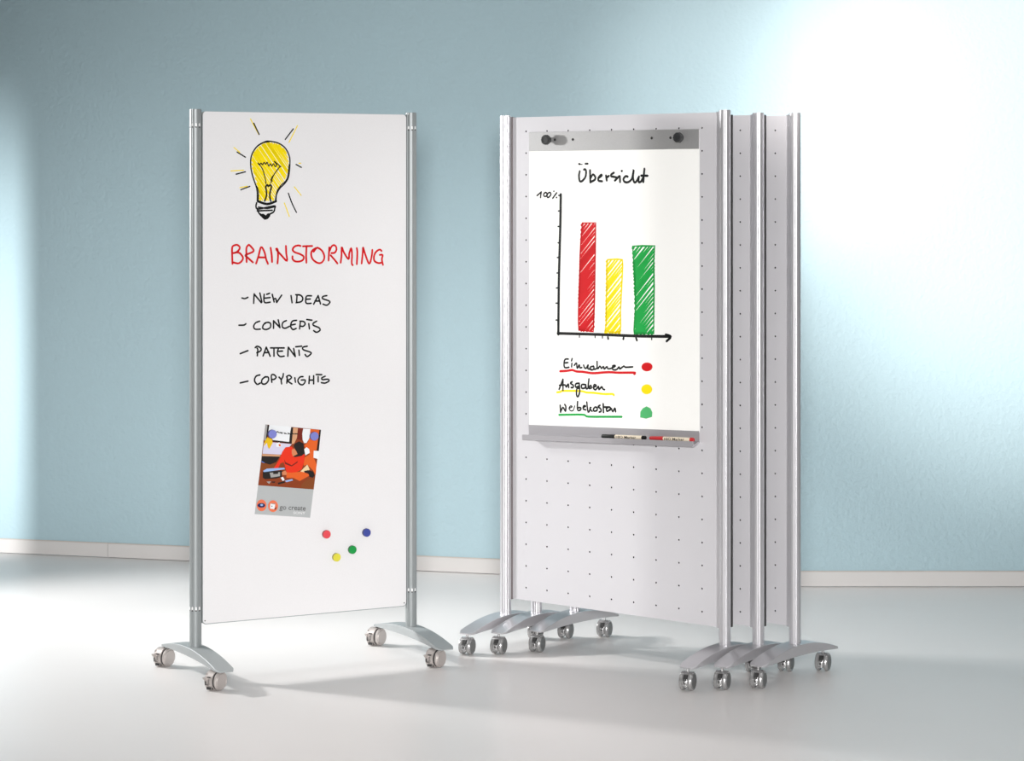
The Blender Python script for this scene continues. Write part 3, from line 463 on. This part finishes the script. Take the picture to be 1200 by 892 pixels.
text_mesh('slogan', 'go create', .0245, 'print_type', poster, (-.1011-pc[0], -.0016, .5443-pc[1]), tl, 1.04, .0002)
text_mesh('small_lettering', 'SONY', .0115, 'print_typewhite', poster, (-.0512-pc[0], -.0016, .5262-pc[1]), tl, 1.45, .0)

# magnets
def magnet(s, z, m, label, off=0.0, group=None, r=.0142):
    def mk():
        bm = bmesh.new(); b2 = [(0, 0), (0, r), (-.0105, r), (-.0122, r-.0014), (-.0122, r*.80), (-.0117, r*.76), (-.0117, 0)]
        lathe_x(bm, b2, 32)
        for f in bm.faces:
            if f.calc_center_median().x > -.0112: f.material_index = 1
        bmesh.ops.rotate(bm, verts=bm.verts[:], cent=(0,0,0), matrix=Matrix.Rotation(PI/2, 3, 'Z')); return bm
    o = obj('magnet', mk(), [m, m+'_side_shaded'], None, 35); o.location = world_of('W', s, -NF-off, z); o.rotation_euler = (0, 0, th)
    tag(o, label, 'magnet', group)
magnet(-.1302, .8024, 'magnet_lilac', 'lilac round magnet on the upper left corner of the poster', .0018, 'magnets holding the poster', .0148)
magnet(.0240, .7877, 'magnet_lilac', 'lilac round magnet on the upper right corner of the poster', .0018, 'magnets holding the poster', .0148)
G = 'loose magnets on the white board'
magnet(.0708, .4488, 'magnet_red', 'red round magnet on the white board', .0001, G)
magnet(.2220, .4445, 'magnet_blue', 'dark blue round magnet on the white board', .0001, G)
magnet(.1680, .3892, 'magnet_green', 'green round magnet on the white board', .0001, G)
magnet(.1085, .3670, 'magnet_yellow', 'yellow round magnet, lowest on the white board', .0001, G)

# ------------------------------------------------------------------ the three perforated silver boards
HR = .9487/2; PTR = 1.8955; ZR = .1182; PX, PZ = .09525, .0771
def perforated(shift):
    """front sheet with real round holes: 9 columns by 22 rows"""
    bm = bmesh.new(); r = .0031; x0, x1, z0, z1 = -.441, .441, .174, 1.888
    xs = [x0]+[-.3792+shift+(i+.5)*PX for i in range(-1, 9)]+[x1]; zs = [z0]+[.2185+(j+.5)*PZ for j in range(-1, 22)]+[z1]
    xs = [v for v in xs if x0 <= v <= x1]
    def V(x, z, y=0): return bm.verts.new((x, y, z))
    for i in range(len(xs)-1):
        for j in range(len(zs)-1):
            a, b, c, d = xs[i], xs[i+1], zs[j], zs[j+1]
            cx = next((-.3792+shift+k*PX for k in range(9) if a < -.3792+shift+k*PX < b), None); cz = next((.2185+k*PZ for k in range(22) if c < .2185+k*PZ < d), None)
            if cx is None or cz is None:
                bm.faces.new([V(a, c), V(b, c), V(b, d), V(a, d)]); continue
            O = [(b, cz), (b, d), (cx, d), (a, d), (a, cz), (a, c), (cx, c), (b, c)]
            ov = [V(*p) for p in O]; iv = [V(cx+r*math.cos(k*PI/4), cz+r*math.sin(k*PI/4)) for k in range(8)]
            bv = [V(p.co.x, p.co.z, .006) for p in iv]
            for k in range(8):
                m = (k+1) % 8
                bm.faces.new([ov[k], ov[m], iv[m], iv[k]]); bm.faces.new([iv[k], iv[m], bv[m], bv[k]]).material_index = 1
            bm.faces.new(bv).material_index = 1
    bmesh.ops.remove_doubles(bm, verts=bm.verts[:], dist=1e-5)
    return bm
def partition(x, y, th, label, shift, key):
    b = empty('perforated_board', (x, y, 0), th); tag(b, label, 'pinboard', 'silver perforated boards on wheels, parked one behind another')
    def core():
        bm = bmesh.new(); prism(bm, rounded(-.4412, .4412, .1738, 1.8882, .004, 2), .0076, .0095, 'y')
        for a in ((-.4412, -.4402), (.4402, .4412)): box(bm, a[0], a[1], -.0008, .008, .1778, 1.884)
        for a in ((.1738, .1748), (1.8872, 1.8882)): box(bm, -.437, .437, -.0008, .008, a[0], a[1])
        return bm
    p = put('panel', 'rcore', core, 'panel_silver', b, smooth=None)
    put('perforated_sheet', 'rsheet'+key, lambda: perforated(shift), ['panel_silver', 'hole_black'], p, (0, -.001, 0), smooth=None)
    for sx in (-1, 1):
        g = (-90-24*sx, -90+38*sx, -90-62*sx, 90, 40, 140)
        po = put('post', 'rpost%d' % sx, lambda: tube_mesh(.0196, ZR-.004, PTR, g, .0013), 'post_silver', b, (sx*HR, 0, 0), 0, 20)
        def lip():
            bm = bmesh.new()
            if sx > 0: box(bm, -.0335, -.0150, -.0004, .012, .171, 1.890, .0003); return bm
            a, c = sorted((-sx*.0175, -sx*.0330)); box(bm, a, c, -.0065, .012, .171, 1.890, .001)
            a, c = sorted((-sx*.0185, -sx*.0215)); box(bm, a, c, -.0085, -.0015, .171, 1.890, .0006)
            for p, q in ((.0197, .0212), (.0322, .0338)):
                a, c = sorted((-sx*p, -sx*q)); box(bm, a, c, -.0090, .0, .1715, 1.8895, mi=1)
            return bm
        put('mounting_profile', 'rlip%d' % sx, lip, ['post_silver', 'seam_dark'], po, smooth=None)
        put('foot', 'rfoot', lambda: foot_mesh(.224, .066, .073, ZR+.001), 'foot_silver', b, (sx*HR, 0, 0), 0, 30)
        ax = math.atan2(-.40, .917)
        for yy, tr in ((-.200, .008), (.186, .012)):
            dx, dy = -.40*0-.9*tr, -.3*tr; lx = dx*math.cos(th)+dy*math.sin(th); ly = -dx*math.sin(th)+dy*math.cos(th)
            caster_chrome(b, sx*HR+lx, yy+ly, ax-th, .077)
    if key in 'bc':
        for ch in b.children:
            if ch.name.split('.')[0] in ('post', 'panel'): ch.scale = (1, 1, .9955)
    if key in 'ab':  # shade in the gap to the next board, built as a black strip
        def gap_shade():
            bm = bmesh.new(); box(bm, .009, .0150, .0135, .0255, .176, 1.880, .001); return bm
        tag(put('gap_shade_strip', 'gap_shade', gap_shade, 'hole_black', b, (HR, 0, 0), smooth=None), 'black strip standing in for the shaded gap behind the right post')
    return b
xA, yA, tA, _ = BOARD['A']
bA = partition(xA, yA, tA, 'front silver perforated board on wheels, carrying the bar chart sheet', 0, 'a')
bB = partition(.4538, 8.3382, -.6891, 'middle of the three silver perforated boards, mostly hidden behind the chart board', .020, 'b')
bC = partition(.5849, 8.3602, -.7143, 'rearmost and rightmost of the three silver perforated boards on wheels', .013, 'c')

# flip chart holder on the front board: clamp rail, tray
NA = .001
bm = bmesh.new(); box(bm, -.3644, .3724, -NA-.0035, -NA, 1.7672, 1.8340, .0008)
rail = obj('clamp_rail', bm, 'rail_steel', bA)
def knob():
    bm = bmesh.new(); lathe_x(bm, [(0, 0), (0, .009), (.012, .009), (.014, .0165), (.016, .0175), (.028, .0165), (.030, .0145), (.030, .010), (.0285, .009), (.0285, 0)], 24)
    for v in bm.verts:                                                                    # scalloped grip
        r = math.hypot(v.co.y, v.co.z)
        if r > .0135:
            k = 1+.05*math.cos(10*math.atan2(v.co.z, v.co.y)); v.co.y *= k; v.co.z *= k
    bmesh.ops.rotate(bm, verts=bm.verts[:], cent=(0,0,0), matrix=Matrix.Rotation(-PI/2, 3, 'Z')); return bm
for s in (-.2690, .3020): put('knob', 'knob', knob, 'knob_black', rail, (s, -NA-.0035, 1.806), 0, 30)
for s in (-.2455, -.1653, .1764, .2551):
    put('rivet', 'rivet', lambda: (lambda b: (prism(b, [(.0048*math.cos(a*PI/7), .0048*math.sin(a*PI/7)) for a in range(14)], -.0008, .001, 'y'), b)[1])(bmesh.new()), 'hole_black', rail, (s, -NA-.0035, 1.806))
TL = math.atan2(.0245, .7367)       # the tray hangs a little out of level
tray_z = .770
def tr_m(): return Matrix.Translation((.0045, 0, tray_z)) @ Matrix.Rotation(-TL, 4, 'Y')
bm = bmesh.new(); prof = [(-NA, .040), (-NA-.0025, .040), (-NA-.0025, .006), (-NA-.034, -.004), (-NA-.0375, .008), (-NA-.0400, .008), (-NA-.0400, -.0095), (-NA-.036, -.0115), (-NA, .000)]
prism(bm, prof, -.3690, .3690, 'x'); bm.transform(tr_m())
tray = obj('marker_tray', bm, 'tray_grey', bA)

# paper sheet (a thing of its own) with its drawing
ps = empty('flip_chart_sheet', (xA, yA, 0), tA)
tag(ps, 'white paper sheet with a red, yellow and green bar chart titled Übersicht', 'paper')
bm = bmesh.new(); prism(bm, [(-.3640, 1.775), (.3724, 1.775), (.3731, .8170), (-.3636, .7905)], -NA-.0009, -NA-.0003, 'y')
sh = obj('paper', bm, 'paper', ps)
PY = -NA-.0009
draw_strokes('A', PY, ps)
for name, b, m, co in BLOBS:
    bm = bmesh.new(); bm.faces.new([bm.verts.new((co[k]*1e-4, PY-.0003, co[k+1]*1e-4)) for k in range(0, len(co), 2)])
    flat_obj(name, bm, m, ps)

# two markers lying in the tray
def marker(s0, s1, label, cap_m, plug_m):
    L = s1-s0; sc = (s0+s1)/2
    M = tr_m() @ Matrix.Translation((sc-.0045, -NA-.0255, .0125))
    wm = Matrix.Translation((xA, yA, 0)) @ Matrix.Rotation(tA, 4, 'Z') @ M
    e = empty('marker_pen', (0,0,0)); e.matrix_world = wm
    tag(e, label, 'marker', 'marker pens in the tray')
    r = .0072; h = L/2
    bm = bmesh.new(); lathe_x(bm, [(-h, 0), (-h, r*.8), (-h+.003, r*.93), (-h+L*.30, r*1.04), (-h+L*.315, r), (-h+L*.315, 0)], 20); obj('cap', bm, cap_m, e, 35)
    bm = bmesh.new(); lathe_x(bm, [(-h+L*.31, 0), (-h+L*.31, r*.98), (h-L*.075, r*.98), (h-L*.075, 0)], 20); obj('barrel', bm, 'marker_cream', e, 35)
    bm = bmesh.new(); lathe_x(bm, [(h-L*.075, 0), (h-L*.075, r), (h-.003, r), (h, r*.8), (h, 0)], 20); obj('end_plug', bm, plug_m, e, 35)
    text_mesh('lettering', 'HJO Marker', .0115, 'ink_black', e, (-h+L*.34, -r*1.0, -.0038), 0, 1.5*L/.186, .0002)
marker(-.0187, .1675, 'black capped marker pen, left one in the tray below the chart', 'ink_black', 'ink_black')
marker(.1873, .3676, 'red capped marker pen, right one in the tray below the chart', 'marker_red', 'marker_red')
bpy.context.view_layer.update()
